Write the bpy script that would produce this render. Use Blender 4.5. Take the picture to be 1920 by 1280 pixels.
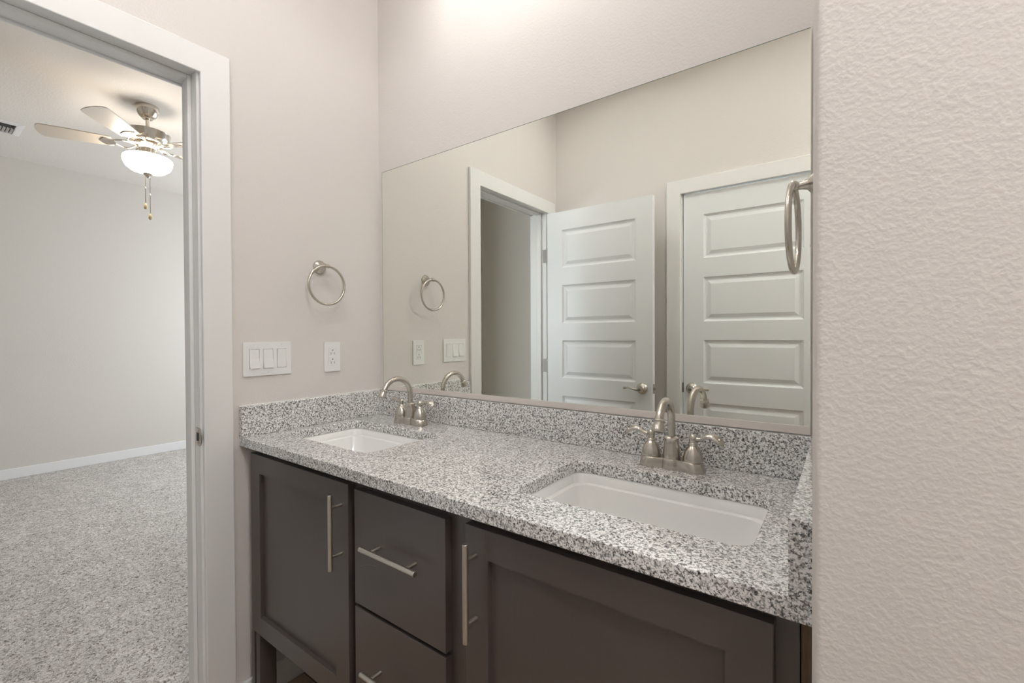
import bpy, bmesh, math, random
from mathutils import Vector, Matrix
random.seed(7)
PI = math.pi
S = bpy.context.scene
for o in list(bpy.data.objects):
    bpy.data.objects.remove(o)
COL = S.collection

# ---------------------------------------------------------------- camera
YAW, PITCH, ROLL = math.radians(36.2616), math.radians(-0.5982), math.radians(-0.2561)
CAM = Vector((1.6193, -1.2391, 1.2513))
F = Vector((-math.sin(YAW)*math.cos(PITCH), math.cos(YAW)*math.cos(PITCH), math.sin(PITCH)))
R = Vector((math.cos(YAW), math.sin(YAW), 0))
U = R.cross(F)
R2 = R*math.cos(ROLL) + U*math.sin(ROLL)
U2 = -R*math.sin(ROLL) + U*math.cos(ROLL)
cd = bpy.data.cameras.new('camera')
cam = bpy.data.objects.new('camera', cd)
COL.objects.link(cam)
m = Matrix.Identity(4)
for i in range(3):
    m[i][0], m[i][1], m[i][2], m[i][3] = R2[i], U2[i], -F[i], CAM[i]
cam.matrix_world = m
cd.sensor_fit = 'HORIZONTAL'; cd.sensor_width = 36
cd.lens = 845.70/1920*36
cd.shift_y = -5.02/1920
cd.clip_start = 0.02; cd.clip_end = 60
S.camera = cam

# ---------------------------------------------------------------- light
S.view_settings.view_transform = 'Standard'
S.view_settings.look = 'None'
S.view_settings.exposure = 0.27
S.view_settings.gamma = 1.0
S.view_settings.use_curve_mapping = False
S.cycles.use_denoising = True
S.cycles.max_bounces = 14
S.cycles.diffuse_bounces = 8
S.cycles.glossy_bounces = 6
S.cycles.sample_clamp_indirect = 6.0
W = bpy.data.worlds.new('sky'); S.world = W
W.use_nodes = True
bg = W.node_tree.nodes['Background']
bg.inputs[0].default_value = (0.84, 0.92, 1.0, 1)
bg.inputs[1].default_value = 11.5

VANITY_E = 11.0      # frosted globes of the vanity light
FILL_CAN_E = 68.0       # unseen ceiling lamps added to brighten counter and floor
FILL_PASS_E = 54.0       # unseen lamp added in the passage to brighten the near right wall
FAN_E = 17.0          # glass bowl of the fan light
WARM = (1.0, 0.88, 0.73)
SOFT = (1.0, 0.985, 0.96)

# ---------------------------------------------------------------- materials
def mat(name, col, rough=0.5, metal=0.0, spec=0.5, emit=None, estr=0.0):
    M = bpy.data.materials.new(name); M.use_nodes = True
    b = M.node_tree.nodes['Principled BSDF']
    b.inputs['Base Color'].default_value = (*col, 1)
    b.inputs['Roughness'].default_value = rough
    b.inputs['Metallic'].default_value = metal
    b.inputs['Specular IOR Level'].default_value = spec
    if emit:
        b.inputs['Emission Color'].default_value = (*emit, 1)
        b.inputs['Emission Strength'].default_value = estr
    return M
def tools(M):
    nt = M.node_tree
    return nt, nt.nodes, nt.links, nt.nodes['Principled BSDF']
def noise(nt, scale, detail=2, rough=0.5, vec=None, dist=0.0):
    n = nt.nodes.new('ShaderNodeTexNoise')
    n.inputs['Scale'].default_value = scale; n.inputs['Detail'].default_value = detail
    n.inputs['Roughness'].default_value = rough; n.inputs['Distortion'].default_value = dist
    if vec: nt.links.new(vec, n.inputs['Vector'])
    return n
def ramp(nt, fac, stops, interp='LINEAR'):
    r = nt.nodes.new('ShaderNodeValToRGB'); r.color_ramp.interpolation = interp
    e = r.color_ramp.elements
    while len(e) < len(stops): e.new(0.5)
    for k, (p, c) in enumerate(stops):
        e[k].position = p
        e[k].color = (*c, 1) if isinstance(c, tuple) else (c, c, c, 1)
    nt.links.new(fac, r.inputs['Fac'])
    return r
def objvec(nt):
    t = nt.nodes.new('ShaderNodeTexCoord')
    return t.outputs['Object']
def bump(nt, height, strength, dist, b):
    n = nt.nodes.new('ShaderNodeBump')
    n.inputs['Strength'].default_value = strength; n.inputs['Distance'].default_value = dist
    nt.links.new(height, n.inputs['Height']); nt.links.new(n.outputs['Normal'], b.inputs['Normal'])
    return n

def plaster(name, col, scale=150, strength=0.15, dist=0.0018):
    M = mat(name, col, 0.62, spec=0.35)
    nt, N, L, b = tools(M)
    v = objvec(nt)
    n = noise(nt, scale, 1.8, 0.5, v, 0.1)
    r = ramp(nt, n.outputs['Fac'], [(0.36, 0.0), (0.70, 1.0)], 'EASE')
    n2 = noise(nt, scale*0.33, 1, 0.5, v)
    a = nt.nodes.new('ShaderNodeMath'); a.operation = 'MULTIPLY_ADD'
    L.new(n2.outputs['Fac'], a.inputs[0]); a.inputs[1].default_value = 0.5; L.new(r.outputs['Color'], a.inputs[2])
    bump(nt, a.outputs[0], strength, dist, b)
    return M
M_WALL = plaster('bathroom wall paint', (0.652, 0.622, 0.602))
M_BWALL = plaster('bedroom wall paint', (0.60, 0.567, 0.523), 120, 0.12, 0.0015)
M_CEIL = plaster('ceiling paint', (0.73, 0.69, 0.64), 90, 0.14, 0.002)
M_TRIM = mat('white trim paint', (0.74, 0.74, 0.735), 0.38, spec=0.5)
M_DOOR = mat('white door paint', (0.73, 0.745, 0.765), 0.35, spec=0.5)
M_PLASTIC = mat('white plastic', (0.76, 0.765, 0.76), 0.3)
M_DARK = mat('dark slot', (0.03, 0.03, 0.03), 0.6)
M_PORC = mat('white porcelain', (0.80, 0.80, 0.79), 0.08, spec=0.6)
M_CAULK = mat('white caulk', (0.8, 0.8, 0.79), 0.5)

def make_nickel(name, col, rough):
    M = mat(name, col, rough, 1.0)
    nt, N, L, b = tools(M)
    n = noise(nt, 25, 2, 0.6, objvec(nt))
    r = nt.nodes.new('ShaderNodeMapRange')
    r.inputs['To Min'].default_value = rough*0.93; r.inputs['To Max'].default_value = rough*1.07
    L.new(n.outputs['Fac'], r.inputs['Value']); L.new(r.outputs['Result'], b.inputs['Roughness'])
    return M
M_NICKEL = make_nickel('brushed nickel', (0.55, 0.515, 0.465), 0.25)
M_FANMET = make_nickel('polished nickel', (0.62, 0.57, 0.50), 0.22)
M_PULL = make_nickel('satin nickel bar', (0.62, 0.59, 0.53), 0.33)
M_HINGE = mat('dull nickel hinge', (0.26, 0.245, 0.225), 0.5, 0.7)
M_CHROME = mat('chrome', (0.8, 0.8, 0.8), 0.08, 1.0)
M_CHANNEL = mat('brushed aluminium channel', (0.74, 0.69, 0.655), 0.5, 0.5)

# mirror glass: silvered, very slightly green
M_MIRROR = mat('silvered glass', (0.87, 0.885, 0.832), 0.0, 1.0)
M_EDGE = mat('mirror glass edge', (0.16, 0.19, 0.16), 0.2)

# granite
M_GRAN = mat('speckled grey granite', (0.6, 0.6, 0.6), 0.16, spec=0.7)
M_GRAN.node_tree.nodes['Principled BSDF'].inputs['Coat Weight'].default_value = 0.5
M_GRAN.node_tree.nodes['Principled BSDF'].inputs['Coat Roughness'].default_value = 0.08
nt, N, L, b = tools(M_GRAN)
v = objvec(nt)
g1 = noise(nt, 225, 3, 0.62, v, 0.4)
g2 = noise(nt, 120, 2, 0.5, v, 0.8)
g3 = noise(nt, 340, 2, 0.55, v, 0.2)
c1 = ramp(nt, g1.outputs['Fac'], [(0.362, (0.055, 0.052, 0.052)), (0.425, (0.29, 0.285, 0.285)), (0.475, (0.60, 0.595, 0.59)), (0.54, (0.87, 0.865, 0.86))])
c2 = ramp(nt, g2.outputs['Fac'], [(0.36, (0.40, 0.39, 0.385)), (0.46, (1, 1, 1))])
c3 = ramp(nt, g3.outputs['Fac'], [(0.36, (0.14, 0.13, 0.13)), (0.41, (1, 1, 1))])
mx = nt.nodes.new('ShaderNodeMix'); mx.data_type = 'RGBA'; mx.blend_type = 'MULTIPLY'; mx.inputs[0].default_value = 0.75
L.new(c1.outputs['Color'], mx.inputs[6]); L.new(c2.outputs['Color'], mx.inputs[7])
mx2 = nt.nodes.new('ShaderNodeMix'); mx2.data_type = 'RGBA'; mx2.blend_type = 'MULTIPLY'; mx2.inputs[0].default_value = 0.8
L.new(mx.outputs[2], mx2.inputs[6]); L.new(c3.outputs['Color'], mx2.inputs[7])
L.new(mx2.outputs[2], b.inputs['Base Color'])

# espresso stained cabinet
M_CAB = mat('espresso stained wood', (0.034, 0.027, 0.025), 0.33, spec=0.95)
nt, N, L, b = tools(M_CAB)
v = objvec(nt)
mp = nt.nodes.new('ShaderNodeMapping'); mp.inputs['Scale'].default_value = (30, 30, 2.0)
L.new(v, mp.inputs['Vector'])
n = noise(nt, 4, 4, 0.6, mp.outputs['Vector'])
c = ramp(nt, n.outputs['Fac'], [(0.3, (0.066, 0.053, 0.048)), (0.7, (0.072, 0.057, 0.052))])
L.new(c.outputs['Color'], b.inputs['Base Color'])
M_RAWWOOD = mat('walnut brown raw wood', (0.09, 0.055, 0.032), 0.6)
nt, N, L, b = tools(M_RAWWOOD)
v = objvec(nt)
mp = nt.nodes.new('ShaderNodeMapping'); mp.inputs['Scale'].default_value = (60, 60, 3.0)
L.new(v, mp.inputs['Vector'])
n = noise(nt, 4, 4, 0.6, mp.outputs['Vector'])
c = ramp(nt, n.outputs['Fac'], [(0.3, (0.11, 0.07, 0.042)), (0.7, (0.20, 0.135, 0.085))])
L.new(c.outputs['Color'], b.inputs['Base Color'])

# wood look plank floor of the bathroom
M_FLOOR = mat('brown wood-look planks', (0.2, 0.13, 0.08), 0.4)
nt, N, L, b = tools(M_FLOOR)
v = objvec(nt)
br = nt.nodes.new('ShaderNodeTexBrick')
br.inputs['Scale'].default_value = 1.0; br.inputs['Brick Width'].default_value = 1.2; br.inputs['Row Height'].default_value = 0.18
br.inputs['Mortar Size'].default_value = 0.002
br.inputs['Color1'].default_value = (0.34, 0.25, 0.175, 1); br.inputs['Color2'].default_value = (0.40, 0.30, 0.215, 1)
br.inputs['Mortar'].default_value = (0.10, 0.07, 0.05, 1)
L.new(v, br.inputs['Vector']); L.new(br.outputs['Color'], b.inputs['Base Color'])

# carpet
M_CARPET = mat('beige grey cut pile carpet', (0.5, 0.47, 0.44), 0.95, spec=0.1)
nt, N, L, b = tools(M_CARPET)
v = objvec(nt)
a1 = noise(nt, 85, 4, 0.7, v, 1.0)
a2 = noise(nt, 9, 3, 0.6, v, 0.5)
c1 = ramp(nt, a1.outputs['Fac'], [(0.34, (0.11, 0.085, 0.065)), (0.45, (0.56, 0.52, 0.485)), (0.60, (0.86, 0.82, 0.79))])
c2 = ramp(nt, a2.outputs['Fac'], [(0.35, 0.86), (0.65, 1.0)])
mx = nt.nodes.new('ShaderNodeMix'); mx.data_type = 'RGBA'; mx.blend_type = 'MULTIPLY'; mx.inputs[0].default_value = 1.0
L.new(c1.outputs['Color'], mx.inputs[6]); L.new(c2.outputs['Color'], mx.inputs[7])
L.new(mx.outputs[2], b.inputs['Base Color'])
bump(nt, a1.outputs['Fac'], 0.9, 0.012, b)

M_GLOBE = mat('frosted lamp glass', (0.9, 0.9, 0.88), 0.3, emit=SOFT, estr=VANITY_E)
M_FILL_LENS = mat('downlight lens', (0.9, 0.9, 0.88), 0.3, emit=SOFT, estr=FILL_CAN_E)
M_FILL_DOME = mat('bright frosted fill lamp glass', (0.9, 0.9, 0.88), 0.3, emit=SOFT, estr=FILL_PASS_E)
M_BOWL = mat('opal fan lamp glass', (0.9, 0.9, 0.88), 0.2, emit=WARM, estr=FAN_E)
M_BLADE = mat('pale maple blade', (0.60, 0.54, 0.47), 0.35)
M_FOB = mat('pale wooden pull fob', (0.55, 0.42, 0.24), 0.5)
M_VENT = mat('white painted metal vent', (0.70, 0.68, 0.66), 0.4)
M_GLASS = mat('window glass', (1, 1, 1), 0.0)
M_GLASS.node_tree.nodes['Principled BSDF'].inputs['Transmission Weight'].default_value = 1.0
M_GLASS.node_tree.nodes['Principled BSDF'].inputs['IOR'].default_value = 1.02

# ---------------------------------------------------------------- mesh helpers
def obj(name, bm, material, parent=None, smooth=None, bevel=0.0, segs=2):
    me = bpy.data.meshes.new(name)
    bmesh.ops.recalc_face_normals(bm, faces=bm.faces[:])
    bm.to_mesh(me); bm.free()
    if material: me.materials.append(material)
    o = bpy.data.objects.new(name, me); COL.objects.link(o)
    if parent:
        o.parent = parent
        o.matrix_parent_inverse = parent.matrix_basis.inverted()
    if bevel:
        md = o.modifiers.new('bevel', 'BEVEL'); md.width = bevel; md.segments = segs
        md.limit_method = 'ANGLE'; md.angle_limit = math.radians(40)
    if smooth is not None:
        for p in me.polygons: p.use_smooth = True
        if smooth > 0:
            try: me.set_sharp_from_angle(angle=math.radians(smooth))
            except Exception: pass
    return o
def tag(o, label=None, cat=None, group=None, kind=None):
    if label: o['label'] = label
    if cat: o['category'] = cat
    if group: o['group'] = group
    if kind: o['kind'] = kind
    return o
def empty(name, loc=(0, 0, 0)):
    o = bpy.data.objects.new(name, None); COL.objects.link(o)
    o.location = loc; o.empty_display_size = 0.05
    o.matrix_basis = Matrix.Translation(loc)
    return o
def box(bm, x0, x1, y0, y1, z0, z1):
    vs = [bm.verts.new((x, y, z)) for z in (z0, z1) for y in (y0, y1) for x in (x0, x1)]
    for f in ((0, 2, 3, 1), (4, 5, 7, 6), (0, 1, 5, 4), (2, 6, 7, 3), (0, 4, 6, 2), (1, 3, 7, 5)):
        bm.faces.new([vs[i] for i in f])
    return bm
def B(*a):
    bm = bmesh.new()
    if a: box(bm, *a)
    return bm
def loft(bm, rings, cap0=True, cap1=True, closed=True):
    vr = [[bm.verts.new(p) for p in r] for r in rings]
    n = len(vr[0])
    for a, c in zip(vr, vr[1:]):
        for i in range(n if closed else n-1):
            j = (i+1) % n
            bm.faces.new((a[i], a[j], c[j], c[i]))
    if cap0: bm.faces.new(list(reversed(vr[0])))
    if cap1: bm.faces.new(vr[-1])
    return bm
def basis(d):
    d = Vector(d).normalized()
    a = Vector((0, 0, 1)) if abs(d.z) < 0.9 else Vector((1, 0, 0))
    u = d.cross(a).normalized(); w = d.cross(u).normalized()
    return u, w
def lathe(bm, prof, o=(0, 0, 0), axis=(0, 0, 1), n=32, cap=True):
    """prof: (radius, height along axis)"""
    o = Vector(o); d = Vector(axis).normalized(); u, w = basis(d)
    rings = []
    for r, h in prof:
        r = max(r, 1e-5)
        rings.append([o + d*h + (u*math.cos(2*PI*k/n) + w*math.sin(2*PI*k/n))*r for k in range(n)])
    return loft(bm, rings, cap, cap)
def cyl(bm, a, c, r, n=20, r2=None):
    a, c = Vector(a), Vector(c)
    h = (c-a).length
    return lathe(bm, [(r, 0), (r if r2 is None else r2, h)], a, c-a, n)
def tube(bm, pts, rad, n=16, closed=False, flat=None):
    """sweep; rad a number or list; flat = list of (ru, rw) with fixed up vector"""
    pts = [Vector(p) for p in pts]; N_ = len(pts)
    rings = []; prev = None
    for i, p in enumerate(pts):
        if closed: t = pts[(i+1) % N_] - pts[i-1]
        else: t = pts[min(i+1, N_-1)] - pts[max(i-1, 0)]
        t.normalize()
        if prev is None:
            u, w = basis(t)
        else:
            u = (prev - t*prev.dot(t)).normalized(); w = t.cross(u).normalized()
        prev = u
        r = rad[i] if isinstance(rad, (list, tuple)) else rad
        rings.append([p + (u*math.cos(2*PI*k/n) + w*math.sin(2*PI*k/n))*r for k in range(n)])
    if closed:
        vr = [[bm.verts.new(q) for q in r] for r in rings]
        for i in range(N_):
            a, c = vr[i], vr[(i+1) % N_]
            for k in range(n):
                j = (k+1) % n
                bm.faces.new((a[k], a[j], c[j], c[k]))
        return bm
    return loft(bm, rings)
def rrect(x0, x1, y0, y1, r, z, n=6):
    pts = []
    for cx, cy, a0 in ((x1-r, y1-r, 0), (x0+r, y1-r, 90), (x0+r, y0+r, 180), (x1-r, y0+r, 270)):
        for k in range(n+1):
            a = math.radians(a0 + 90*k/n)
            pts.append((cx + r*math.cos(a), cy + r*math.sin(a), z))
    return pts
def slab_with_holes(outer, holes, z0, z1):
    bm = bmesh.new()
    loops = []
    for loop in [outer] + holes:
        vs = [bm.verts.new((p[0], p[1], z1)) for p in loop]
        loops.append(vs)
        for i in range(len(vs)): bm.edges.new((vs[i], vs[(i+1) % len(vs)]))
    bmesh.ops.triangle_fill(bm, use_beauty=True, use_dissolve=False, edges=bm.edges[:])
    top = bm.faces[:]
    r = bmesh.ops.duplicate(bm, geom=top + bm.verts[:] + bm.edges[:])
    vm = r['vert_map']
    dup = [g for g in r['geom'] if isinstance(g, bmesh.types.BMVert)]
    for v_ in dup: v_.co.z = z0
    for vs in loops:
        lo = [vm[v_] for v_ in vs]
        for i in range(len(vs)):
            j = (i+1) % len(vs)
            bm.faces.new((vs[i], vs[j], lo[j], lo[i]))
    return bm

# ---------------------------------------------------------------- dimensions
WR = 1.592      # alcove side wall
CH = 2.807
YB = -1.51      # wall behind the camera
T = 0.914       # counter top
DO0, DO1 = -0.6816, -1.3800   # door opening in the left wall (jamb faces)
HD = 2.070      # head jamb underside
XE = 3.6        # end of the passage to the right

# ---------------------------------------------------------------- bathroom shell
def struct(name, bm, m_, label=None, parent=None, **k):
    o = obj(name, bm, m_, parent, **k)
    if parent is None: o['kind'] = 'structure'
    if label: o['label'] = label; 
    if label and parent is None: o['category'] = name.split('_')[0]
    return o
struct('floor', B(-0.03, XE, YB-0.6, 0.0, -0.1, 0.0), M_FLOOR, 'brown wood-look bathroom floor under the vanity')
struct('ceiling', B(-0.12, XE+0.1, YB-0.7, 0.1, CH, CH+0.1), M_CEIL, 'bathroom ceiling over the vanity')
struct('wall_mirror_side', B(-0.12, XE+0.1, 0.0, 0.1, 0, CH), M_WALL, 'textured pale wall carrying the wide mirror')
# left wall with door opening (jamb boards 18 mm)
bm = B(-0.12, 0, DO0+0.018, 0.0, 0, CH)
box(bm, -0.12, 0, YB, DO1-0.018, 0, CH)
box(bm, -0.12, 0, DO1-0.018, DO0+0.018, HD+0.018, CH)
struct('wall_left', bm, M_WALL, 'textured pale wall with the doorway, towel ring, switch and outlet')
# stub wall right of the vanity, bullnose corner
bm = bmesh.new()
rb = 0.009
yf = -0.64
prof = [(WR, 0.0), (WR, yf+rb+0.0015)]
for k in range(9):
    a = PI + (PI/2)*k/8
    prof.append((WR+rb+rb*math.cos(a), yf+rb+rb*math.sin(a)))
prof += [(WR+rb+0.0015, yf), (XE, yf), (XE, 0.0)]
loft(bm, [[(x, y, 0) for x, y in prof], [(x, y, CH) for x, y in prof]])
o = struct('wall_right', bm, M_WALL, 'near textured wall right of the vanity with a rounded corner', smooth=30)
# back wall with closed door opening
D2L, D2R = 0.857, 1.578
bm = B(-0.12, D2L-0.018, YB-0.12, YB, 0, CH)
box(bm, D2R+0.018, XE+0.1, YB-0.12, YB, 0, CH)
box(bm, D2L-0.018, D2R+0.018, YB-0.12, YB, HD+0.018, CH)
struct('wall_back', bm, M_WALL, 'pale wall opposite the mirror behind both white doors')
struct('wall_closet', B(0.7, 1.75, YB-0.62, YB-0.6, 0, CH), M_WALL, 'closet wall behind the closed door')
struct('wall_passage_end', B(XE, XE+0.1, YB, yf, 0, CH), M_WALL, 'end wall of the passage right of the camera')

def baseboard(name, x0, x1, y0, y1, label):
    struct(name, B(x0, x1, y0, y1, 0, 0.092), M_TRIM, label, bevel=0.004)
baseboard('baseboard_left', 0.0, 0.012, -0.592, 0.0, 'white baseboard on the left wall under the vanity')
baseboard('baseboard_mirror_side', 0.012, WR, -0.012, 0.0, 'white baseboard on the mirror wall under the vanity')
baseboard('baseboard_right', WR+rb, XE, yf-0.012, yf, 'white baseboard along the near right wall')
baseboard('baseboard_back', 0.012, 0.772, YB, YB+0.012, 'white baseboard behind the open door')

# ---------------------------------------------------------------- doors
def panel_leaf(w, t, h, z0, px0, px1, zs):
    """door leaf in local coords: x 0..w, y -t..0, raised moulded panels on both faces"""
    bm = bmesh.new()
    cells_x = [0, px0, px1, w]
    zz = [z0]
    for a, c in zs: zz += [a, c]
    zz.append(z0+h)
    for face_y, sgn in ((0.0, -1), (-t, 1)):
        for zi in range(len(zz)-1):
            for xi in range(3):
                x0, x1, a, c = cells_x[xi], cells_x[xi+1], zz[zi], zz[zi+1]
                if xi == 1 and zi % 2 == 1:
                    rings = []
                    for ins, dep in ((0, 0), (0.004, 0.004), (0.012, 0.0075), (0.020, 0.0075), (0.040, 0.0015)):
                        y = face_y + sgn*dep
                        rings.append([(x0+ins, y, a+ins), (x1-ins, y, a+ins), (x1-ins, y, c-ins), (x0+ins, y, c-ins)])
                    loft(bm, rings, cap0=False, cap1=True)
                else:
                    vs = [bm.verts.new(p) for p in ((x0, face_y, a), (x1, face_y, a), (x1, face_y, c), (x0, face_y, c))]
                    bm.faces.new(vs)
    h1 = z0+h
    for q in (((0, 0, z0), (0, -t, z0), (0, -t, h1), (0, 0, h1)), ((w, 0, z0), (w, -t, z0), (w, -t, h1), (w, 0, h1)),
              ((0, 0, z0), (w, 0, z0), (w, -t, z0), (0, -t, z0)), ((0, 0, h1), (w, 0, h1), (w, -t, h1), (0, -t, h1))):
        bm.faces.new([bm.verts.new(p) for p in q])
    bmesh.ops.remove_doubles(bm, verts=bm.verts[:], dist=1e-5)
    return bm
def shift(bm, v): bmesh.ops.translate(bm, verts=bm.verts[:], vec=v); return bm
def lever(bm, x, y, z, ny, dx):
    """rosette on a face with outward normal ny (+1/-1) at y, lever to dx"""
    lathe(bm, [(0.0325, 0), (0.0335, 0.003), (0.031, 0.009), (0.022, 0.015), (0.0145, 0.022), (0.012, 0.035), (0.0125, 0.046), (0.010, 0.052), (0.0, 0.053)],
          (x, y, z), (0, ny, 0), 32)
    P = []; rr = []
    for k in range(15):
        s = k/14
        P.append((x + dx*(-0.004 + 0.098*s), y + ny*(0.043 + 0.004*math.sin(s*PI)), z - 0.004*math.sin(s*2*PI) + 0.002*s))
        rr.append(0.0085 - 0.004*math.sin(min(1, s*1.15)*PI*0.5) + (0.0025 if s > 0.9 else 0))
    tube(bm, P, rr, 12)
    lathe(bm, [(0.0, -0.006), (0.0055, -0.004), (0.0072, 0), (0.0055, 0.004), (0.0, 0.006)], (x+dx*0.095, y+ny*0.043, z+0.002), (0, 0, 1), 14)
ZS = [(0.262, 0.507), (0.620, 0.868), (0.9665, 1.208), (1.3205, 1.569), (1.683, 1.927)]
ZS = [(0.240, 0.486), (0.602, 0.847), (0.9655, 1.209), (1.3205, 1.569), (1.683, 1.928)]

door = empty('door_1', (0, -1.03, 0)); tag(door, 'doorway in the left wall with white casing and door leaf swung open against the back wall', 'door', kind='structure')
# jambs
bm = B(-0.12, 0.0, DO0, DO0+0.018, 0, HD+0.018)
box(bm, -0.12, 0.0, DO1-0.018, DO1, 0, HD+0.018)
box(bm, -0.12, 0.0, DO1, DO0, HD, HD+0.018)
obj('door_jamb', bm, M_TRIM, door, bevel=0.0012)
bm = B(-0.075, -0.038, DO0-0.0115, DO0, 0, HD)
box(bm, -0.075, -0.038, DO1, DO1+0.0115, 0, HD)
box(bm, -0.075, -0.038, DO1+0.0115, DO0-0.0115, HD-0.0115, HD)
obj('door_stop', bm, M_TRIM, door, bevel=0.003)
def u_frame(bm, a0, a1, b0, b1, zi, zo, d0, d1, along):
    """door casing as one U: a outer edges, b inner edges"""
    pr = [(a0, 0), (b0, 0), (b0, zi), (b1, zi), (b1, 0), (a1, 0), (a1, zo), (a0, zo)]
    f = (lambda p, d: (d, p[0], p[1])) if along == 'y' else (lambda p, d: (p[0], d, p[1]))
    r0 = [bm.verts.new(f(p, d0)) for p in pr]; r1 = [bm.verts.new(f(p, d1)) for p in pr]
    n = len(pr)
    for i in range(n):
        j = (i+1) % n
        bm.faces.new((r0[i], r0[j], r1[j], r1[i]))
    for q in ((0, 1, 2, 7), (7, 2, 3, 6), (6, 3, 4, 5)):
        bm.faces.new([r0[k] for k in q]); bm.faces.new([r1[k] for k in q])
    return bm
def casing(name, x0, x1, parent):
    bm = u_frame(bmesh.new(), -1.4692, -0.592, -1.3857, -0.6755, 2.066, 2.147, x0, x1, 'y')
    return obj(name, bm, M_TRIM, parent, bevel=0.0025)
casing('door_casing', 0.0, 0.016, door)
casing('door_casing', -0.136, -0.12, door)
# strike plate on the latch side jamb
bm = B(-0.030, -0.001, DO0-0.0015, DO0+0.0005, 0.905, 0.962)
for z, r in ((0.914, 0.0025), (0.953, 0.0025)):
    cyl(bm, (-0.016, DO0-0.0012, z), (-0.016, DO0-0.0025, z), 0.004, 14)
lip = []
for k in range(9):
    a = -1 + 2*k/8
    lip.append((0.004 + 0.008*(1-a*a), 0.9335+0.026*a))
prof = [(-0.001, 0.9075)] + lip + [(-0.001, 0.9595)]
loft(bm, [[(x, DO0-0.0015, z) for x, z in prof], [(x, DO0+0.001, z) for x, z in prof]])
sp = obj('strike_plate', bm, M_NICKEL, door, bevel=0.0004); sp['label'] = 'nickel strike plate'
obj('latch_hole', B(-0.024, -0.008, DO0-0.0021, DO0-0.0014, 0.920, 0.946), M_DARK, sp)
# open leaf
leaf = obj('door_leaf', shift(panel_leaf(0.707, 0.035, 2.033, 0.016, 0.110, 0.606, ZS), (0.030, -1.345, 0)), M_DOOR, door, bevel=0.0008, segs=1)
leaf['label'] = 'white five-panel door leaf standing open'
bm = bmesh.new(); lever(bm, 0.6755, -1.345, 0.930, 1, -1); lever(bm, 0.6755, -1.380, 0.930, -1, -1)
h = obj('lever_handle', bm, M_NICKEL, leaf, smooth=40); h['label'] = 'nickel lever handle'
bm = B(0.7368, 0.7382, -1.375, -1.350, 0.902, 0.958)
box(bm, 0.738, 0.748, -1.3685, -1.3565, 0.922, 0.938)
h = obj('latch_plate', bm, M_NICKEL, leaf, bevel=0.0006); h['label'] = 'nickel latch plate'
for z in (0.30, 1.038, 1.778):
    bm = bmesh.new()
    cyl(bm, (0.0215, -1.3835, z-0.044), (0.0215, -1.3835, z+0.044), 0.0062, 14)
    box(bm, 0.0215, 0.030, -1.3835+0.004, -1.3475, z-0.044, z+0.044)
    box(bm, -0.028, 0.016, DO1-0.0003, DO1+0.0018, z-0.044, z+0.044)
    h = obj('hinge', bm, M_HINGE, leaf, bevel=0.0005); h['label'] = 'nickel butt hinge'

# closed door in the back wall
door2 = empty('door_2', (1.2175, YB, 0)); tag(door2, 'closed white five-panel door seen in the mirror', 'door', kind='structure')
bm = B(D2L-0.018, D2L, YB-0.12, YB, 0, HD+0.018)
box(bm, D2R, D2R+0.018, YB-0.12, YB, 0, HD+0.018)
box(bm, D2L, D2R, YB-0.12, YB, HD, HD+0.018)
box(bm, D2L, D2L+0.0115, YB-0.075, YB-0.042, 0, HD)
box(bm, D2R-0.0115, D2R, YB-0.075, YB-0.042, 0, HD)
box(bm, D2L+0.0115, D2R-0.0115, YB-0.075, YB-0.042, HD-0.0115, HD)
obj('door_jamb', bm, M_TRIM, door2, bevel=0.0012)
bm = u_frame(bmesh.new(), 0.7686, 1.6664, 0.8505, 1.5845, 2.0665, 2.147, YB, YB+0.016, 'x')
obj('door_casing', bm, M_TRIM, door2, bevel=0.0025)
leaf2 = obj('door_leaf', shift(panel_leaf(0.705, 0.035, 2.045, 0.014, 0.110, 0.594, [(a, c+0.004) for a, c in ZS]), (0.8645, YB-0.003, 0)), M_DOOR, door2, bevel=0.0008, segs=1)
bm = bmesh.new(); lever(bm, 0.911, YB-0.003, 0.930, 1, 1)
h = obj('lever_handle', bm, M_NICKEL, leaf2, smooth=40); h['label'] = 'nickel lever handle'
h = obj('strike_lip', B(0.8575, 0.8625, YB-0.02, YB+0.004, 0.905, 0.962), M_NICKEL, leaf2); h['label'] = 'nickel strike lip'
for z in (0.30, 1.05, 1.80):
    bm = bmesh.new(); cyl(bm, (1.5745, YB+0.006, z-0.044), (1.5745, YB+0.006, z+0.044), 0.006, 14)
    h = obj('hinge', bm, M_HINGE, leaf2); h['label'] = 'nickel butt hinge'

# ---------------------------------------------------------------- bedroom shell
BX = -4.235
BY1 = 2.3
YC = -2.25      # end of the short hall seen in the mirror
struct('floor_bedroom', B(BX, -0.03, YC-0.6, BY1, -0.1, 0.006), M_CARPET, 'speckled beige-grey carpet of the bedroom')
struct('ceiling_bedroom', B(BX-0.1, -0.12, YC-0.7, BY1+0.1, CH, CH+0.1), M_CEIL, 'bedroom ceiling with the fan and the vent')
struct('wall_bedroom_far', B(BX-0.1, BX, YC-0.7, BY1+0.1, 0, CH), M_BWALL, 'plain greige far wall of the bedroom')
struct('wall_bedroom_end', B(BX, -1.3, YC-0.7, YC-0.6, 0, CH), M_BWALL, 'bedroom end wall out of view')
struct('wall_hall_end', B(-1.3, -0.12, YC-0.1, YC, 0, CH), M_BWALL, 'grey wall seen through the doorway in the mirror')
struct('wall_shade_partition', B(-1.4, -1.3, YC-0.6, -1.20, 0, CH), M_BWALL, 'unseen partition added to keep window light off the hall')  # added out of view to shade the hall from the bedroom window
bm = B(-0.12, -0.119, 0.1, BY1, 0, CH); box(bm, -0.12, -0.02, 0.1, BY1, 0, CH)
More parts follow.
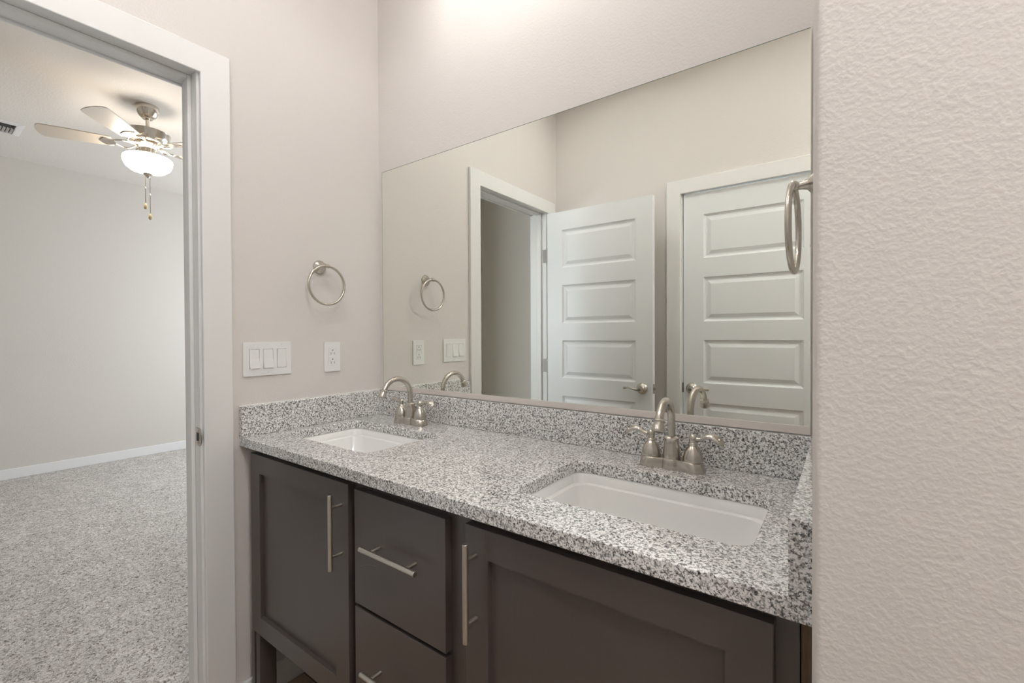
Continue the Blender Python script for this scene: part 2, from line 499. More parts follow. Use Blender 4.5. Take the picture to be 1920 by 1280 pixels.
struct('wall_bedroom_near', B(-0.12, -0.02, 0.1, BY1, 0, CH), M_BWALL, 'bedroom wall behind the mirror wall')
struct('wall_hall_side', B(-0.12, -0.02, YC-0.1, YB-0.12, 0, CH), M_BWALL, 'hall wall behind the bathroom')
# window wall
WX0, WX1, WZ0, WZ1 = -3.5, -1.7, 0.75, 2.25
bm = B(BX, WX0, BY1, BY1+0.12, 0, CH); box(bm, WX1, -0.02, BY1, BY1+0.12, 0, CH)
box(bm, WX0, WX1, BY1, BY1+0.12, 0, WZ0); box(bm, WX0, WX1, BY1, BY1+0.12, WZ1, CH)
struct('wall_bedroom_window', bm, M_BWALL, 'bedroom wall with the daylight window')
bm = bmesh.new()
for x0, x1, z0, z1 in ((WX0, WX0+.05, WZ0, WZ1), (WX1-.05, WX1, WZ0, WZ1), (WX0+.05, WX1-.05, WZ0, WZ0+.05), (WX0+.05, WX1-.05, WZ1-.05, WZ1), (-2.62, -2.58, WZ0+.05, WZ1-.05)):
    box(bm, x0, x1, BY1+0.04, BY1+0.09, z0, z1)
win = struct('window_1', bm, M_TRIM, 'white framed bedroom window letting in daylight')
for n_, a in (('baseboard_bedroom_far', (BX, BX+0.014, YC-0.6, BY1)), ('baseboard_hall', (-1.3, -0.12, YC, YC+0.012))):
    struct(n_, B(*a, 0.006, 0.096), M_TRIM, 'white baseboard along the far bedroom wall' if 'far' in n_ else 'white baseboard at the hall end', bevel=0.004)
# sky portal at the window (guides sky light sampling only)
ld = bpy.data.lights.new('window_portal', 'AREA'); ld.shape = 'RECTANGLE'; ld.size = WX1-WX0; ld.size_y = WZ1-WZ0
ld.cycles.is_portal = True
lo = bpy.data.objects.new('window_portal', ld); COL.objects.link(lo)
lo.location = ((WX0+WX1)/2, BY1+0.115, (WZ0+WZ1)/2); lo.rotation_euler = (PI/2, 0, PI)
lo.rotation_euler = (-PI/2, 0, 0)

# ---------------------------------------------------------------- countertop
SX = [(0.076+0.008, 0.5435), (1.045, 1.5065)]
SINKS = [(0.070, 0.530), (1.045, 1.505)]
SY0, SY1 = -0.455, -0.163
YFc = -0.5693
holes = [rrect(a, c, SY0, SY1, 0.035, 0, 7)[::-1] for a, c in SINKS]
bm = slab_with_holes([(0.0015, YFc), (WR-0.001, YFc), (WR-0.001, -0.0015), (0.0015, -0.0015)], holes, T-0.030, T)
top = obj('countertop', bm, M_GRAN, bevel=0.0018)
tag(top, 'speckled grey granite vanity countertop with short splashes and two sink cut-outs', 'countertop')
ts = 0.0239
obj('backsplash', B(0.0015+ts, WR-0.001-0.0275, -ts-0.0015, -0.0015, T+0.0003, T+0.1016), M_GRAN, top, bevel=0.0015)
obj('side_splash', B(0.0015, 0.0015+ts, -0.5705, -0.0015, T+0.0003, T+0.1016), M_GRAN, top, bevel=0.0015)
obj('side_splash', B(WR-0.001-0.0275, WR-0.001, -0.5705, -0.0015, T+0.0003, T+0.1016), M_GRAN, top, bevel=0.0015)
bm = B(0.0012, 0.0045, -0.5715, -0.001, T+0.1014, T+0.1032)
box(bm, 0.0045, WR-0.0012, -0.0045, -0.001, T+0.1014, T+0.1032)
ck = obj('caulk_line', bm, M_CAULK, top); ck['label'] = 'white caulk bead along the splash top'

# ---------------------------------------------------------------- sinks
def sink(cx, label):
    x0, x1 = cx-0.230, cx+0.230
    s = empty('sink', (cx, (SY0+SY1)/2, T-0.17)); tag(s, label, 'sink', 'undermount rectangular sinks')
    bm = bmesh.new()
    z = T-0.0305
    R_ = []
    R_.append(rrect(x0-0.022, x1+0.022, SY0-0.022, SY1+0.022, 0.045, z-0.012, 7))
    R_.append(rrect(x0-0.022, x1+0.022, SY0-0.022, SY1+0.022, 0.045, z, 7))
    R_.append(rrect(x0-0.003, x1+0.003, SY0-0.003, SY1+0.003, 0.036, z, 7))
    R_.append(rrect(x0+0.001, x1-0.001, SY0+0.001, SY1-0.001, 0.036, z-0.006, 7))
    R_.append(rrect(x0+0.004, x1-0.004, SY0+0.004, SY1-0.004, 0.036, z-0.024, 7))
    R_.append(rrect(x0+0.013, x1-0.013, SY0+0.012, SY1-0.012, 0.040, z-0.027, 7))
    R_.append(rrect(x0+0.030, x1-0.030, SY0+0.022, SY1-0.022, 0.050, z-0.090, 7))
    R_.append(rrect(x0+0.045, x1-0.045, SY0+0.032, SY1-0.032, 0.055, z-0.118, 7))
    R_.append(rrect(x0+0.070, x1-0.070, SY0+0.052, SY1-0.052, 0.055, z-0.130, 7))
    R_.append(rrect(cx-0.05, cx+0.05, (SY0+SY1)/2-0.035, (SY0+SY1)/2+0.035, 0.03, z-0.135, 7))
    # outer shell
    O_ = [rrect(cx-0.06, cx+0.06, (SY0+SY1)/2-0.045, (SY0+SY1)/2+0.045, 0.03, z-0.147, 7),
          rrect(x0+0.060, x1-0.060, SY0+0.042, SY1-0.042, 0.055, z-0.142, 7),
          rrect(x0+0.030, x1-0.030, SY0+0.018, SY1-0.018, 0.055, z-0.122, 7),
          rrect(x0-0.004, x1+0.004, SY0-0.004, SY1+0.004, 0.045, z-0.020, 7),
          rrect(x0-0.022, x1+0.022, SY0-0.022, SY1+0.022, 0.045, z-0.0125, 7)]
    loft(bm, R_, cap0=False, cap1=True); loft(bm, O_, cap0=True, cap1=False)
    obj('basin', bm, M_PORC, s, smooth=32)
    bm = bmesh.new()
    lathe(bm, [(0.0, 0), (0.031, 0), (0.031, 0.002), (0.024, 0.0035), (0.022, 0.001), (0.020, 0.001), (0.019, 0.004), (0.0, 0.0055)],
          (cx, (SY0+SY1)/2, z-0.1349), (0, 0, 1), 32)
    d = obj('drain', bm, M_CHROME, s, smooth=35); d['label'] = 'chrome pop-up drain'
    bm = bmesh.new()
    yo = SY0+0.0145
    lathe(bm, [(0.0, 0), (0.011, 0), (0.011, 0.002), (0.008, 0.003), (0.0075, 0.001), (0.0, 0.001)], (cx, yo-0.0035, z-0.052), (0, 1, 0.3), 24)
    d = obj('overflow_ring', bm, M_CHROME, s, smooth=35); d['label'] = 'chrome overflow ring'
    return s
sink(sum(SINKS[0])/2, 'white rectangular undermount sink nearer the doorway wall')
sink(sum(SINKS[1])/2, 'white rectangular undermount sink at the right end of the counter, nearest the camera')

# ---------------------------------------------------------------- faucets
def faucet(cx, cy, turn, label):
    f = empty('faucet', (cx, cy, T)); tag(f, label, 'faucet', 'brushed nickel centerset faucets')
    z0 = T+0.0003
    # base: two lobes and a middle swelling
    def outline(scale, z):
        pts = []
        n = 72
        for k in range(n):
            a = 2*PI*k/n
            # union-like radius of three discs
            best = 0
            c_, s_ = math.cos(a), math.sin(a)
            for ox, rr in ((-0.0515, 0.0298), (0.0515, 0.0298), (0, 0.0265)):
                # distance along ray from origin to disc boundary
                bq = ox*c_; disc = bq*bq - (ox*ox - rr*rr)
                if disc >= 0:
                    t = bq + math.sqrt(disc)
                    best = max(best, t)
            # narrow waist between discs
            x, y = best*c_, best*s_
            lim = 0.0212
            pts.append((x, max(min(y, 0.0298), -0.0298)))
        # resample waist: interpolate smooth
        out = []
        for i in range(n):
            xs = sum(pts[(i+j) % n][0] for j in (-1, 0, 1))/3; ys = sum(pts[(i+j) % n][1] for j in (-1, 0, 1))/3
            out.append((cx + xs*scale + (0.0 if scale == 1 else 0), cy + ys*scale, z))
        return out
    bm = bmesh.new()
    loft(bm, [outline(1.0, z0), outline(0.997, z0+0.004), outline(0.965, z0+0.014), outline(0.93, z0+0.021), outline(0.89, z0+0.0245), outline(0.86, z0+0.0255)])
    obj('base_plate', bm, M_NICKEL, f, smooth=50)
    # spout body and gooseneck
    bm = bmesh.new()
    lathe(bm, [(0.0215, 0.0245), (0.0220, 0.028), (0.0205, 0.040), (0.0180, 0.060), (0.0168, 0.070), (0.0172, 0.0715), (0.0188, 0.074), (0.0188, 0.0765), (0.0150, 0.0795), (0.0105, 0.081), (0.0, 0.081)],
          (cx, cy, z0), (0, 0, 1), 36)
    obj('spout_body', bm, M_NICKEL, f, smooth=40)
    ct, st = math.cos(turn), math.sin(turn)
    def P(r, z): return (cx + st*r, cy - ct*r, z)
    pts = [P(0, T+0.079), P(0, T+0.095), P(0, T+0.108)]
    Rg, zc = 0.0635, T+0.1115
    for k in range(0, 25):
        a = math.radians(156)*k/24
        pts.append(P(Rg-Rg*math.cos(a), zc+Rg*math.sin(a)))
    bm = bmesh.new(); tube(bm, pts, 0.0094, 20)
    g = obj('gooseneck', bm, M_NICKEL, f, smooth=60)
    a = math.radians(156)
    end = Vector(pts[-1]); td = (Vector(P(math.sin(a), math.cos(a))) - Vector(P(0, 0)))
    td = Vector((st*math.sin(a), -ct*math.sin(a), math.cos(a))).normalized()
    bm = bmesh.new()
    lathe(bm, [(0.0094, -0.004), (0.0120, -0.002), (0.0128, 0.000), (0.0120, 0.002), (0.0112, 0.004), (0.0130, 0.012), (0.0142, 0.019), (0.0148, 0.021), (0.0142, 0.024), (0.0115, 0.025), (0.0, 0.0235)], end, td, 30)
    obj('spout_tip', bm, M_NICKEL, g, smooth=40)
    for s in (-1, 1):
        hx = cx + s*0.0515
        bm = bmesh.new()
        lathe(bm, [(0.0236, 0.0255), (0.0240, 0.0275), (0.0232, 0.033), (0.0220, 0.040), (0.0198, 0.048), (0.0160, 0.0555), (0.0120, 0.0605), (0.0100, 0.063), (0.0112, 0.0645), (0.0105, 0.0665), (0.0085, 0.069), (0.0092, 0.075), (0.0098, 0.081), (0.0085, 0.0865), (0.0045, 0.090), (0.0, 0.0907)],
              (hx, cy, z0), (0, 0, 1), 32)
        hd = obj('handle', bm, M_NICKEL, f, smooth=45)
        # wavy lever with scooped paddle end
        bm = bmesh.new()
        rings = []
        for k in range(19):
            q = k/18
            x = hx + s*(0.004 + 0.066*q)
            z = z0 + 0.0805 + 0.0105*math.sin(max(0, q-0.10)*PI*1.02)*(1.0) - 0.004*math.exp(-((q-0.22)/0.15)**2) - 0.008*q**5
            wv = 0.0040 + 0.0075*(q**1.6)
            if q > 0.82: wv *= math.sqrt(max(0.03, 1-((q-0.82)/0.19)**2))
            tk = 0.0040*(1-q) + 0.0019
            slope = 0.0
            wv *= 1.25
            al = math.radians(10 + 42*q)
            ring_ = []
            for t_ in [2*PI*j/16 for j in range(16)]:
                p_, q_ = wv*math.cos(t_), tk*math.sin(t_) - 0.0035*q*(math.cos(t_)**2)
                ring_.append((x, cy + p_*math.cos(al) - q_*math.sin(al), z + p_*math.sin(al) + q_*math.cos(al)))
            rings.append(ring_)
        loft(bm, rings)
        lathe(bm, [(0.0, -0.0035), (0.0035, -0.002), (0.0045, 0), (0.0035, 0.0028), (0.0, 0.0038)], (hx+s*0.060, cy, z0+0.0835), (0, 0, 1), 14)
        obj('lever', bm, M_NICKEL, hd, smooth=60)
    # lift rod
    bm = bmesh.new()
    cyl(bm, (cx, cy+0.0245, z0+0.02), (cx, cy+0.0245, z0+0.060), 0.0022, 10)
    lathe(bm, [(0.0, 0.0), (0.0045, 0.002), (0.005, 0.006), (0.003, 0.010), (0.0, 0.011)], (cx, cy+0.0245, z0+0.058), (0, 0, 1), 14)
    obj('lift_rod', bm, M_NICKEL, f, smooth=40)
    return f
faucet(0.300, -0.0925, 0.0, 'arched brushed nickel faucet behind the far sink near the corner')
faucet(1.2735, -0.0925, math.radians(4), 'arched brushed nickel faucet behind the sink nearest the camera')

# ---------------------------------------------------------------- vanity cabinet
cab = empty('vanity_cabinet', (0.8, -0.28, 0)); tag(cab, 'dark espresso double vanity cabinet with two doors, two drawers and open legs', 'cabinet')
YFF = -0.533     # face frame front
YD = -0.553      # door faces
ZB, ZT = 0.277, 0.8835
bm = B(0.030, 0.046, YFF+0.019, -0.014, ZB, ZT)
box(bm, 1.555, 1.571, YFF+0.019, -0.014, ZB, ZT)
box(bm, 0.046, 1.555, YFF+0.019, -0.014, ZB, ZB+0.016)
box(bm, 0.590, 0.606, YFF+0.019, -0.014, ZB+0.016, ZT)
box(bm, 0.955, 0.971, YFF+0.019, -0.014, ZB+0.016, ZT)
box(bm, 0.046, 0.590, -0.022, -0.014, ZB+0.016, ZT)
box(bm, 0.606, 0.955, -0.022, -0.014, ZB+0.016, ZT)
box(bm, 0.971, 1.555, -0.022, -0.014, ZB+0.016, ZT)
obj('carcass', bm, M_CAB, cab)
bm = B(0.030, 0.068, YFF, YFF+0.019, ZB, ZT)
box(bm, 0.577, 0.630, YFF, YFF+0.019, ZB, ZT)
box(bm, 0.925, 1.012, YFF, YFF+0.019, ZB, ZT)
box(bm, 1.530, 1.5745, YFF, YFF+0.019, ZB-0.277, ZT)
for a, c in ((0.068, 0.577), (0.630, 0.925), (1.012, 1.530)):
    box(bm, a, c, YFF, YFF+0.019, ZT-0.040, ZT)
    box(bm, a, c, YFF, YFF+0.019, ZB, ZB+0.030)
box(bm, 0.630, 0.925, YFF, YFF+0.019, 0.550, 0.580)
obj('face_frame', bm, M_CAB, cab, bevel=0.0008)
fs = obj('filler_strip', B(1.5752, 1.5912, YFF+0.004, YFF+0.020, 0.0, ZT-0.004), M_RAWWOOD, cab, bevel=0.0008); fs['label'] = 'raw brown wood filler strip at the wall'

def shaker(x0, x1, z0, z1, st=0.060):
    bm = bmesh.new()
    yb, yf_ = YFF-0.0006, YD
    # frame with recessed panel: loft rings on the front
    def rg(i, y): return [(x0+i, y, z0+i), (x1-i, y, z0+i), (x1-i, y, z1-i), (x0+i, y, z1-i)]
    loft(bm, [rg(0, yb), rg(0, yf_+0.001), rg(0.001, yf_), rg(st-0.0005, yf_), rg(st, yf_+0.001), rg(st+0.0002, yf_+0.0115), rg(st+0.005, yf_+0.0122)], cap0=True, cap1=True)
    return bm
def bar_pull(parent, c, horizontal, length=0.196, post=0.128):
    bm = bmesh.new()
    x, z = c; yb_ = YD-0.032
    d = Vector((1, 0, 0)) if horizontal else Vector((0, 0, 1))
    o_ = Vector((x, yb_, z))
    lathe(bm, [(0.0055, 0), (0.0061, 0.0006), (0.0061, length-0.0006), (0.0055, length)], o_-d*length/2, d, 20)
    for s in (-1, 1):
        q = o_ + d*(s*post/2)
        cyl(bm, q, q+Vector((0, 0.0322, 0)), 0.0048, 14)
    h_ = obj('bar_pull', bm, M_PULL, parent, smooth=40); h_['label'] = 'satin nickel bar pull'
    return h_
d1 = obj('cabinet_door', shaker(0.042, 0.586, ZB, 0.8640), M_CAB, cab); bar_pull(d1, (0.556, 0.7410), False)
d2 = obj('cabinet_door', shaker(0.994, 1.546, ZB, 0.8625), M_CAB, cab); bar_pull(d2, (1.0235, 0.7420), False)
for z0, z1, hz in ((0.568, 0.858, 0.7345), (ZB, 0.558, 0.4310)):
    dr = obj('drawer', B(0.614, 0.937, YD, YFF-0.0006, z0, z1), M_CAB, cab, bevel=0.001)
    bar_pull(dr, (0.7790, hz), True)
# pale scratch on the top drawer front
pts = [(0.6370+0.0078*k, YD-0.0003, 0.6665+0.0022*k+0.0045*math.sin(k/9*PI)) for k in range(10)]
bm = bmesh.new(); tube(bm, pts, 0.0004, 6)
sc = obj('scratch_mark', bm, mat('pale scratch', (0.22, 0.20, 0.19), 0.6), cab); sc['label'] = 'thin pale scratch on the top drawer'
def leg(x0, x1, grooved=True):
    y1 = YD+0.053
    if grooved:
        w = x1-x0
        a, c = x0+w*0.33, x0+w*0.55
        prof = [(x0, YD), (a, YD), (a, YD+0.010), (c, YD+0.010), (c, YD), (x1, YD), (x1, y1), (x0, y1)]
    else:
        prof = [(x0, YD), (x1, YD), (x1, y1), (x0, y1)]
    bm = bmesh.new()
    loft(bm, [[(x, y, 0.0) for x, y in prof], [(x, y, ZB-0.0005) for x, y in prof]])
    obj('leg', bm, M_CAB, cab)
leg(0.040, 0.094); leg(0.590, 0.640); leg(0.935, 0.985); leg(1.470, 1.524)

# ---------------------------------------------------------------- mirror
mir = empty('wall_mirror', (0.7945, 0, 1.036)); tag(mir, 'wide frameless mirror above the backsplash with a metal bottom channel', 'mirror')
MX0, MX1, MZ0, MZ1 = 0.0300, 1.5590, 1.0185, 1.942
o = obj('mirror_glass', B(MX0, MX1, -0.0065, -0.0010, MZ0, MZ1), M_MIRROR, mir)
bm = bmesh.new()
e = 0.0012
box(bm, MX0-e, MX0, -0.0066, -0.001, MZ0, MZ1+e); box(bm, MX0, MX1, -0.0066, -0.001, MZ1, MZ1+e*1.4)
obj('glass_edge', bm, M_EDGE, mir)
pe = obj('lit_glass_edge', B(MX1, MX1+0.0015, -0.0068, -0.001, MZ0, MZ1+e), mat('glass edge painted lit', (0.72, 0.73, 0.66), 0.3), mir); pe['label'] = 'right edge of the glass with caught light put into its pale colour'  # pale colour stands in for light caught on the glass edge
bm = B(MX0-0.0015, MX1+0.0015, -0.0098, -0.0072, T+0.1036, 1.0362)
box(bm, MX0-0.0015, MX1+0.0015, -0.0072, -0.0008, T+0.1036, 1.0182)
ch_ = obj('bottom_channel', bm, M_CHANNEL, mir, bevel=0.0005); ch_['label'] = 'brushed metal channel under the mirror'

# ---------------------------------------------------------------- towel rings
def towel_ring(label, wall_x, nx, y, z, stand, turn=0.0):
    """nx: outward normal sign along x"""
    t_ = empty('towel_ring', (wall_x, y, z)); tag(t_, label, 'towel ring', 'brushed nickel towel rings')
    bm = bmesh.new()
    lathe(bm, [(0.0255, 0.0005), (0.0262, 0.003), (0.0252, 0.006), (0.0205, 0.010), (0.0135, 0.018), (0.0090, stand*0.52), (0.0070, stand*0.70), (0.0068, stand*0.78), (0.0, stand*0.80)],
          (wall_x, y, z), (nx, 0, 0), 36)
    obj('wall_rosette', bm, M_NICKEL, t_, smooth=45)
    bm = bmesh.new()
    xr = wall_x+nx*stand
    # eye that holds the ring: short barrel along y
    lathe(bm, [(0.0060, -0.0085), (0.0080, -0.0075), (0.0088, -0.004), (0.0078, -0.002), (0.0078, 0.002), (0.0088, 0.004), (0.0080, 0.0075), (0.0060, 0.0085)],
          (xr, y, z), (0, 1, 0), 24)
    cyl(bm, (wall_x+nx*stand*0.74, y, z), (xr, y, z), 0.0066, 16)
    obj('ring_holder', bm, M_NICKEL, t_, smooth=45)
    bm = bmesh.new()
    Rr = 0.0723
    tube(bm, [(xr + turn*math.sin(2*PI*k/72), y + Rr*math.sin(2*PI*k/72), z-Rr+Rr*math.cos(2*PI*k/72)) for k in range(72)], 0.0050, 14, closed=True)
    obj('ring', bm, M_NICKEL, t_, smooth=80)
    return t_
towel_ring('brushed nickel towel ring on the doorway wall above the outlet', 0.0, 1, -0.2790, 1.5105, 0.052)
towel_ring('brushed nickel towel ring on the stub wall right of the mirror, seen edge-on', WR, -1, -0.330, 1.5010, 0.041, 0.0022)

# ---------------------------------------------------------------- switch and outlet
def plate(y0, y1, z0, z1, openings):
    outer = [(y0+0.002, z0), (y1-0.002, z0), (y1, z0+0.002), (y1, z1-0.002), (y1-0.002, z1), (y0+0.002, z1), (y0, z1-0.002), (y0, z0+0.002)]
    hl = [[(a, c), (b_, c), (b_, d_), (a, d_)][::-1] for a, b_, c, d_ in openings]
    bm = slab_with_holes(outer, hl, 0.0008, 0.0062)
    # (y,z,x)->(x,y,z)
    for v_ in bm.verts: v_.co = Vector((v_.co.z, v_.co.x, v_.co.y))
    return bm
def screw(bm, y, z, x=0.0060):
    lathe(bm, [(0.0, 0), (0.0032, 0), (0.0030, 0.0007), (0.0, 0.0009)], (x, y, z), (1, 0, 0), 14)
swy = [-0.5210, -0.4750, -0.4285]
sw = empty('light_switch', (0, -0.4755, 1.17)); tag(sw, 'white three-gang wall plate with three rocker switches beside the door casing', 'light switch')
bm = plate(-0.5570, -0.3945, 1.1125, 1.2280, [(y-0.0168, y+0.0168, 1.1368, 1.2038) for y in swy])
for y in swy: screw(bm, y, 1.2186); screw(bm, y, 1.1222)
obj('wall_plate', bm, M_PLASTIC, sw, bevel=0.001)
for i, y in enumerate(swy):
    bm = bmesh.new()
    a, c = y-0.0158, y+0.0158
    zt, zb, zm = 1.2028, 1.1378, 1.1703
    if i < 2: pr = [(zb, 0.0120), (zm, 0.0075), (zt, 0.0062)]       # pressed at the top, lower half proud
    else: pr = [(zb, 0.0070), (zm, 0.0078), (zt, 0.0105)]
    prof = [(z, x) for z, x in pr] + [(zt, 0.001), (zb, 0.001)]
    loft(bm, [[(x, a, z) for z, x in prof], [(x, c, z) for z, x in prof]])
    obj('rocker', bm, M_PLASTIC, sw, bevel=0.0006)
ou = empty('wall_outlet', (0, -0.230, 1.166)); tag(ou, 'white duplex wall outlet under the left towel ring', 'outlet')
bm = plate(-0.2640, -0.1960, 1.1085, 1.2240, [(-0.230-0.0168, -0.230+0.0168, 1.1330, 1.1995)])
obj('wall_plate', bm, M_PLASTIC, ou, bevel=0.001)
rc = obj('receptacle', B(0.001, 0.0066, -0.2465, -0.2135, 1.1333, 1.1992), M_PLASTIC, ou, bevel=0.0006)
bm = bmesh.new()
for zc_ in (1.1830, 1.1475):
    cyl(bm, (0.0060, -0.230, zc_+0.0085), (0.0069, -0.230, zc_+0.0085), 0.0024, 12)
    box(bm, 0.0060, 0.0069, -0.2374, -0.2356, zc_-0.0085, zc_+0.0005)
    box(bm, 0.0060, 0.0069, -0.2244, -0.2226, zc_-0.0085, zc_+0.0005)
sl = obj('socket_slots', bm, M_DARK, rc); sl['label'] = 'dark plug slots'
bm = bmesh.new()
box(bm, 0.0060, 0.0072, -0.236, -0.224, 1.1690, 1.1720)
box(bm, 0.0060, 0.0072, -0.236, -0.224, 1.1585, 1.1615)
obj('test_buttons', bm, M_PLASTIC, rc)

# ---------------------------------------------------------------- vanity light, plus ceiling lamps added as fill (above the frame)
vl = empty('vanity_light', (0.795, 0, 2.57)); tag(vl, 'nickel vanity bar light with frosted shades above the mirror', 'light')
obj('back_bar', B(0.42, 1.22, -0.030, -0.001, 2.570, 2.650), M_NICKEL, vl, bevel=0.004)
for x in (0.50, 0.82, 1.14):
    bm = bmesh.new()
    tube(bm, [(x, -0.028, 2.61), (x, -0.10, 2.625), (x, -0.17, 2.625), (x, -0.215, 2.605), (x, -0.225, 2.582)], 0.009, 12)
    arm = obj('lamp_arm', bm, M_NICKEL, vl, smooth=60)
    bm = bmesh.new()
    lathe(bm, [(0.0, 0.075), (0.022, 0.075), (0.035, 0.060), (0.050, 0.030), (0.058, 0.0), (0.058, -0.02), (0.050, -0.035), (0.0, -0.045)], (x, -0.225, 2.512), (0, 0, 1), 28)
    obj('frosted_shade', bm, M_GLOBE, arm, smooth=60)
def flush(name, x, y, z, r, m_, label):
    c_ = empty(name, (x, y, z)); tag(c_, label, 'light')
    bm = bmesh.new(); lathe(bm, [(r, -0.001), (r, -0.025), (r*0.93, -0.03), (0, -0.03)], (x, y, z), (0, 0, 1), 40)
    obj('rim', bm, M_NICKEL, c_, smooth=40)
    bm = bmesh.new(); lathe(bm, [(0, -0.031), (r*0.9, -0.031), (r*0.82, -0.055), (r*0.55, -0.078), (0, -0.09)], (x, y, z), (0, 0, 1), 40)
    obj('glass_dome', bm, m_, c_, smooth=60)
def fill_downlight(x, y, label):  # added out of view to lift the light on horizontal surfaces
    c_ = empty('added_downlight', (x, y, CH)); tag(c_, label, 'light', 'unseen fill lamps added over the vanity')
    bm = bmesh.new(); lathe(bm, [(0.078, -0.0005), (0.098, -0.0005), (0.098, -0.004), (0.080, -0.007), (0.076, -0.004), (0.076, -0.0005)], (x, y, CH), (0, 0, 1), 40, False)
    obj('trim_ring', bm, M_VENT, c_, smooth=40)
    bm = bmesh.new(); lathe(bm, [(0, -0.0008), (0.075, -0.0008), (0.075, -0.003), (0, -0.003)], (x, y, CH), (0, 0, 1), 40)
    obj('lens', bm, M_FILL_LENS, c_)
fill_downlight(0.42, -0.95, 'unseen ceiling lamp added as fill in front of the far sink')
fill_downlight(1.22, -0.95, 'unseen ceiling lamp added as fill in front of the near sink')
flush('added_fill_light', 2.45, -1.22, CH, 0.22, M_FILL_DOME, 'round unseen ceiling lamp added as fill in the passage right of the camera')  # added out of view as fill for the near wall

# ---------------------------------------------------------------- ceiling fan
FX, FY = -2.197, -0.216
fan = empty('ceiling_fan', (FX, FY, CH)); tag(fan, 'nickel ceiling fan with a lit opal glass bowl and two pull chains', 'ceiling fan')
bm = bmesh.new()
lathe(bm, [(0.0, -0.0005), (0.066, -0.0005), (0.0675, -0.008), (0.062, -0.035), (0.049, -0.064), (0.034, -0.078), (0.028, -0.081), (0.028, -0.086), (0.0, -0.086)], (FX, FY, CH), (0, 0, 1), 40)
obj('canopy', bm, M_FANMET, fan, smooth=40)
bm = bmesh.new(); cyl(bm, (FX, FY, CH-0.084), (FX, FY, 2.636), 0.0115, 20)
obj('downrod', bm, M_FANMET, fan, smooth=40)
bm = bmesh.new()
lathe(bm, [(0.0, 2.642), (0.03, 2.641), (0.09, 2.636), (0.124, 2.630), (0.128, 2.625), (0.125, 2.618), (0.120, 2.590), (0.108, 2.566), (0.095, 2.556), (0.0, 2.556)], (FX, FY, 0), (0, 0, 1), 48)
obj('motor_housing', bm, M_FANMET, fan, smooth=35)
bm = bmesh.new()
lathe(bm, [(0.0, 2.5555), (0.070, 2.5555), (0.072, 2.545), (0.058, 2.528), (0.048, 2.520), (0.046, 2.492), (0.050, 2.486), (0.050, 2.464), (0.0, 2.464)], (FX, FY, 0), (0, 0, 1), 40)
obj('switch_housing', bm, M_FANMET, fan, smooth=35)
BANG = math.radians(30)
for k in range(5):
    a = BANG + 2*PI*k/5
    ca, sa = math.cos(a), math.sin(a)
    pitch = math.radians(12)
    def Q(r, t, z):
        # t across blade, tilted by pitch
        return (FX + ca*r - sa*t*math.cos(pitch), FY + sa*r + ca*t*math.cos(pitch), z + t*math.sin(pitch))
    # bracket: openwork iron with two curved arms
    bm = bmesh.new()
    for s in (-1, 1):
        P_ = []
        for j in range(13):
            q = j/12
            P_.append(Q(0.066+0.115*q, s*(0.012+0.032*math.sin(q*PI)), 2.536-0.006*math.sin(q*PI)))
        tube(bm, P_, 0.0055, 8)
    pl = [(0.168, -0.02), (0.220, -0.042), (0.238, -0.02), (0.246, 0), (0.238, 0.02), (0.220, 0.042), (0.168, 0.02)]
    loft(bm, [[Q(r, t, 2.528) for r, t in pl], [Q(r, t, 2.533) for r, t in pl]])
    ir = obj('blade_bracket', bm, M_FANMET, fan, smooth=40)
    bm = bmesh.new()
    w0, w1 = 0.052, 0.066
    prof = [(0.185, -w0), (0.38, -w1*0.98), (0.515, -w1)]
    for j in range(9):
        t_ = -PI/2 + PI*j/8
        prof.append((0.515+0.035*math.cos(t_), w1*math.sin(t_)))
    prof += [(0.38, w1*0.98), (0.185, w0)]
    loft(bm, [[Q(r, t, 2.534) for r, t in prof], [Q(r, t, 2.540) for r, t in prof]])
    obj('blade', bm, M_BLADE, fan)
bm = bmesh.new()
lathe(bm, [(0.0, 2.4635), (0.112, 2.4635), (0.127, 2.460), (0.135, 2.452), (0.1375, 2.440), (0.134, 2.420), (0.121, 2.393), (0.096, 2.372), (0.06, 2.361), (0.03, 2.357), (0.0, 2.356)], (FX, FY, 0), (0, 0, 1), 56)
obj('glass_bowl', bm, M_BOWL, fan, smooth=60)
bm = bmesh.new()
lathe(bm, [(0.0, 2.3555), (0.027, 2.356), (0.029, 2.351), (0.024, 2.343), (0.012, 2.338), (0.011, 2.330), (0.006, 2.324), (0.0, 2.323)], (FX, FY, 0), (0, 0, 1), 28)
obj('finial', bm, M_FANMET, fan, smooth=40)
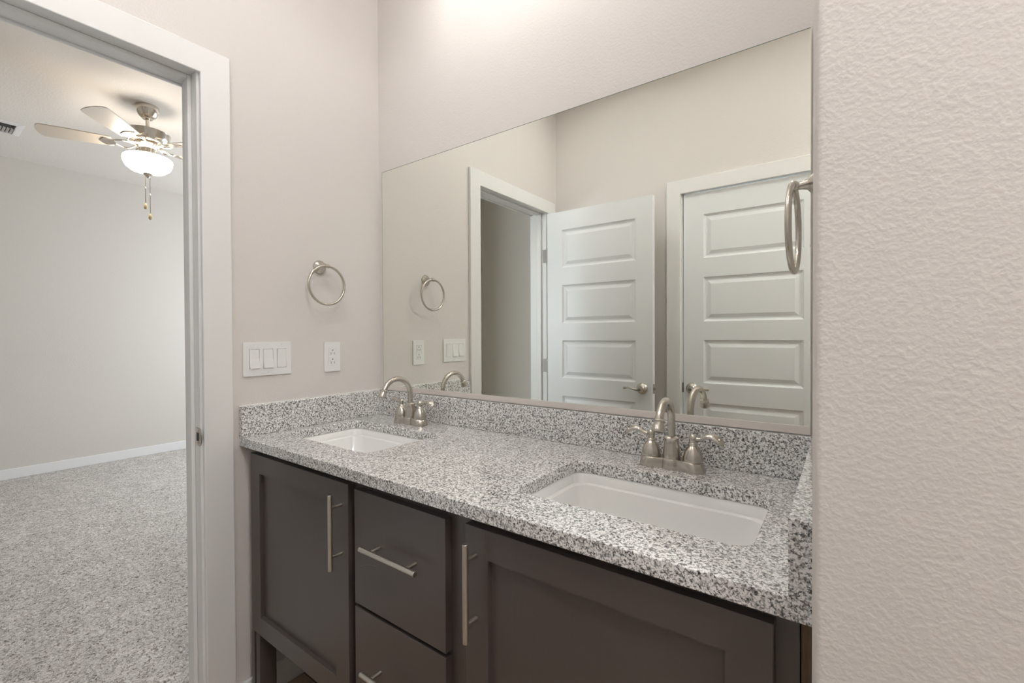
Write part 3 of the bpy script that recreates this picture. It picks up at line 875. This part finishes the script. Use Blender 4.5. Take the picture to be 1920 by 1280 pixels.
for dx, zt, zb in ((-0.019, 2.350, 2.155), (0.012, 2.328, 2.083)):
    px, py = FX + dx*0.806, FY + dx*0.592
    bm = bmesh.new()
    cyl(bm, (px, py, zt), (px, py, zb), 0.0024, 8)
    lathe(bm, [(0.0018, 0), (0.004, 0.004), (0.004, 0.008), (0.0018, 0.012)], (px, py, (zt+zb)/2), (0, 0, 1), 10)
    cn = obj('pull_chain', bm, M_FANMET, fan)
    bm = bmesh.new()
    lathe(bm, [(0.0, 0.0), (0.004, -0.002), (0.0095, -0.020), (0.0105, -0.030), (0.008, -0.040), (0.0, -0.044)], (px, py, zb), (0, 0, 1), 18)
    fb = obj('chain_fob', bm, M_FOB, cn, smooth=60); fb['label'] = 'pale wooden fob'

# ---------------------------------------------------------------- ceiling vent
vt = empty('ceiling_vent', (-3.405, -0.84, CH)); tag(vt, 'white louvered air vent on the bedroom ceiling at the left edge', 'vent')
VX0, VX1, VY0, VY1 = -3.555, -3.25, -1.02, -0.662
bm = bmesh.new()
fr = 0.040
loft(bm, [[(x, y, z) for x, y in ((VX0+i, VY0+i), (VX1-i, VY0+i), (VX1-i, VY1-i), (VX0+i, VY1-i))] for i, z in ((0, CH-0.0005), (0.002, CH-0.004), (fr*0.8, CH-0.010), (fr, CH-0.010), (fr, CH-0.0008))], cap0=False, cap1=False)
obj('frame', bm, M_VENT, vt)
bm = bmesh.new()
n_l = 14
for k in range(n_l):
    y = VY0+fr + (VY1-VY0-2*fr)*(k+0.5)/n_l
    vs = [(y-0.006, CH-0.002), (y-0.0045, CH-0.002), (y+0.006, CH-0.0095), (y+0.0045, CH-0.0095)]
    loft(bm, [[(VX0+fr, a, c) for a, c in vs], [(VX1-fr-0.10, a, c) for a, c in vs]])
for k in range(3):
    x = VX1-fr-0.085+0.03*k
    vs = [(x-0.006, CH-0.002), (x-0.0045, CH-0.002), (x+0.008, CH-0.0095), (x+0.0065, CH-0.0095)]
    loft(bm, [[(a, VY0+fr, c) for a, c in vs], [(a, VY1-fr, c) for a, c in vs]])
obj('louvers', bm, M_VENT, vt)
obj('duct_opening', B(VX0+fr, VX1-fr, VY0+fr, VY1-fr, CH-0.0012, CH-0.0004), M_DARK, vt)
